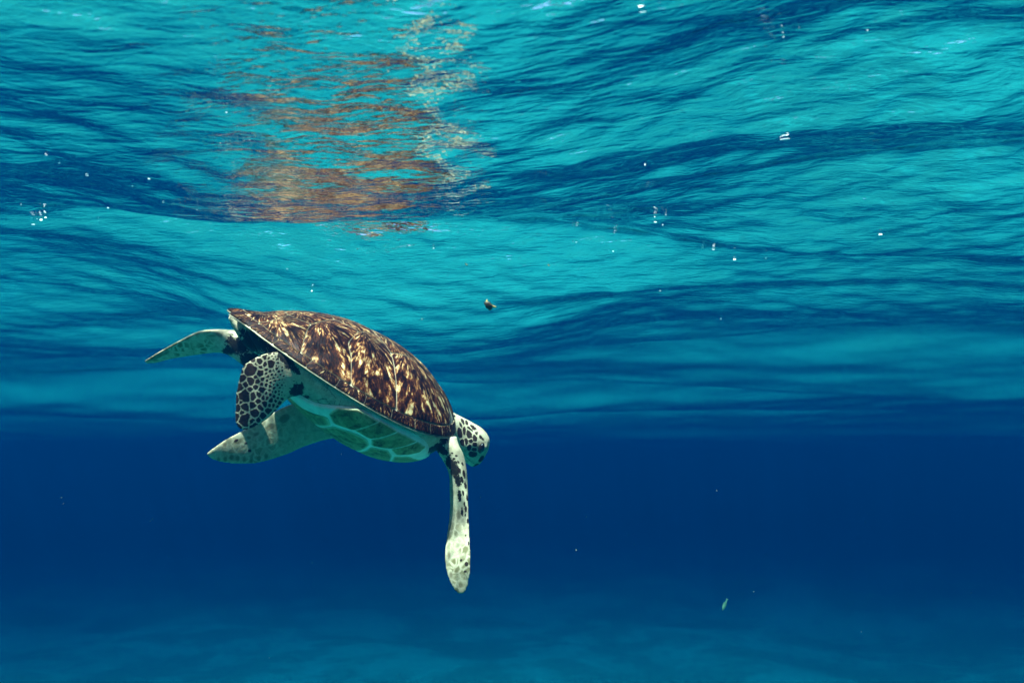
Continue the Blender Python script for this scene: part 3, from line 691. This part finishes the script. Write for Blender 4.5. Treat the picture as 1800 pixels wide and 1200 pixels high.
for k, lst in members.items():
    for i, (x, y) in enumerate(sorted(lst)):
        p = on_surface(x, y, .0006); dist = float(np.linalg.norm(p-CAM)); r_ = .00056*dist*rb.uniform(.6, 1.6)
        if base_bub is None:
            base_bub = mesh_np('air_bubble', bv, bf, bub_m); o = base_bub
        else:
            o = base_bub.copy(); C.objects.link(o)
        o.location = p; o.scale = (r_*rb.uniform(1.2, 2.6), r_, r_*.38)
        tag(o, 'tiny white bubble, ' + ORD[i] + ' ' + zones[k][1], 'bubble', zones[k][2])
for (x, y, sx, lab) in ((1380, 245, .0062, 'long white fleck standing in for a surface glint, alone right of centre'), (1130, 22, .0028, 'blurred white bubble close to the top edge of the photo, right of the turtle reflection')):  # first one is a flattened white blob added as a glint of sky
    o = base_bub.copy(); C.objects.link(o); o.location = on_surface(x, y, .0030); o.scale = (sx, sx*.25, sx*.13); o.rotation_euler = (0, math.radians(-6), 0)
    tag(o, lab, 'bubble')

def leaf_material(name, stops):
    m = M(name); co = m.n('ShaderNodeTexCoord').outputs['Object']
    c = m.ramp(m.noise(co, 130, 4, .65, .4), stops)
    return m.done(m.n('ShaderNodeBsdfPrincipled', {'Base Color': c, 'Roughness': .6}).outputs[0])
def curled_leaf(name, centre, size, mat, seed, stem=True):
    r = np.random.default_rng(seed); n = 16; V = []; ph = r.uniform(0, 6, 4)
    for side in (0, 1):
        for i in range(n+1):
            u = i/n*2-1; wdt = .62*math.sqrt(max(1-u*u, 0))*(1-.25*u)+.02
            for j in range(n+1):
                v = (j/n*2-1)
                a = v*1.35; x = u; y = math.sin(a)*wdt*.75; z = -math.cos(a)*wdt*.7 + .18*math.sin(2.5*u+ph[0]) + .07*math.sin(7*v+5*u+ph[1])
                V.append(np.array([x, y, z + side*.06])*size)
    F = []; q = (n+1)*(n+1)
    for i in range(n):
        for j in range(n):
            a_ = i*(n+1)+j; F.append((a_, a_+1, a_+n+2, a_+n+1)); F.append((q+a_, q+a_+n+1, q+a_+n+2, q+a_+1))
    for i in range(n):
        for a_, b_ in ((i, i+1), (n*(n+1)+i+1, n*(n+1)+i), ((i+1)*(n+1), i*(n+1)), (i*(n+1)+n, (i+1)*(n+1)+n)): F.append((a_, q+a_, q+b_, b_))
    return np.array(V), F
lp = at(863, 534, 1.25)
leaf = bpy.data.objects.new('leaf_scrap', None); C.objects.link(leaf); leaf.location = lp; leaf.rotation_euler = (math.radians(25), math.radians(35), math.radians(40))
tag(leaf, 'curled yellow brown leaf scrap drifting between turtle shell and surface', 'leaf')
v, f = curled_leaf('blade', None, .0098, None, 4)
mesh_np('blade', v, f, leaf_material('leaf_scrap_blade', [(.35, (.12, .05, .008)), (.5, (.42, .24, .04)), (.68, (.62, .46, .12))]), leaf)
v, f = ball((-.001, 0, -.0045), [np.array([.0085, 0, -.001]), np.array([0, .0062, 0]), np.array([.001, 0, .0048])], 14)
v = v + .0009*np.sin(v*900)[:, [1, 2, 0]]
mesh_np('dark_base', v, f, leaf_material('leaf_scrap_base', [(.4, (.015, .010, .004)), (.7, (.06, .035, .012))]), leaf)
for (x, y, d, sz, lab) in ((820, 464, 1.3, .0026, 'small orange brown plant fleck below the bright swell, left one'), (965, 466, 1.3, .0024, 'small orange brown plant fleck below the bright swell, right one')):
    v, f = curled_leaf('fleck', None, sz, None, int(x))
    o = mesh_np('plant_fleck', v, f, bpy.data.materials['leaf_scrap_blade']); o.location = at(x, y, d); o.rotation_euler = (1.1, .4, .9)
    tag(o, lab, 'plant fleck', 'plant flecks drifting under the surface')

# small fish, far and blurred
fish = bpy.data.objects.new('small_fish', None); C.objects.link(fish); fp = at(1274, 1063, 3.2); fish.location = fp
tag(fish, 'small pale green fish swimming nose down in the open water at lower right', 'fish')
m = M('fish_skin'); co = m.n('ShaderNodeTexCoord').outputs['Object']
c = m.ramp(m.noise(co, 90, 3), [(.35, (.07, .15, .08)), (.65, (.20, .32, .18))])
fm = m.done(m.n('ShaderNodeBsdfPrincipled', {'Base Color': c, 'Roughness': .35}).outputs[0])
ax = at(1270.5, 1073, 3.2)-at(1278, 1054, 3.2); Lf = float(np.linalg.norm(ax)); ax = ax/Lf
up = np.cross(np.array([0, 1., 0]), ax); up /= np.linalg.norm(up); sd2 = np.cross(ax, up)
prof_ = [(0, .006), (.06, .05), (.18, .10), (.35, .13), (.55, .12), (.72, .08), (.88, .035), (.95, .028)]
V = []; F = []; na = 16
for t, r_ in prof_:
    c_ = ax*Lf*(.5-t)
    for j in range(na):
        a = 2*math.pi*j/na; V.append(c_ + up*r_*Lf*math.cos(a)*1.1 + sd2*r_*Lf*.55*math.sin(a))
for i in range(len(prof_)-1):
    for j in range(na):
        k = (j+1) % na; F.append((i*na+j, i*na+k, (i+1)*na+k, (i+1)*na+j))
F.append(tuple(range(na))[::-1]); F.append(tuple((len(prof_)-1)*na+j for j in range(na)))
mesh_np('body', np.array(V), F, fm, fish)
def fin(pts, name):
    V = [ax*Lf*x + up*Lf*y + sd2*Lf*w_ for w_ in (-.008, .008) for x, y in pts]; n = len(pts)
    F = [tuple(range(n)), tuple(range(2*n-1, n-1, -1))] + [(i, n+i, n+(i+1) % n, (i+1) % n) for i in range(n)]
    mesh_np(name, np.array(V), F, fm, fish, smooth=False)
fin([(-.43, 0), (-.46, .03), (-.62, .14), (-.56, 0), (-.62, -.14), (-.46, -.03)], 'tail_fin')
fin([(.25, .11), (.10, .19), (-.22, .15), (-.32, .07), (0, .10)], 'dorsal_fin')

# drifting particles in the water, too fine to count
V = []; F = []
for i in range(260):
    x, y = rb.uniform(-1.0, 1.0), rb.uniform(.8, 4.5); p = np.array([x*y*.75, y, rb.uniform(-1.9, -.22)]); r_ = rb.uniform(.0003, .0009)
    k = len(V); V += [p + rb.normal(0, r_, 3) for _ in range(4)]; F += [(k, k+1, k+2), (k, k+2, k+3), (k, k+3, k+1), (k+1, k+3, k+2)]
m = M('plankton'); pm = m.done(m.n('ShaderNodeBsdfDiffuse', {'Color': (.16, .20, .16, 1)}).outputs[0])
o = mesh_np('plankton', np.array(V), F, pm, smooth=False); tag(o, 'fine pale particles suspended in the water', 'plankton', kind='stuff')
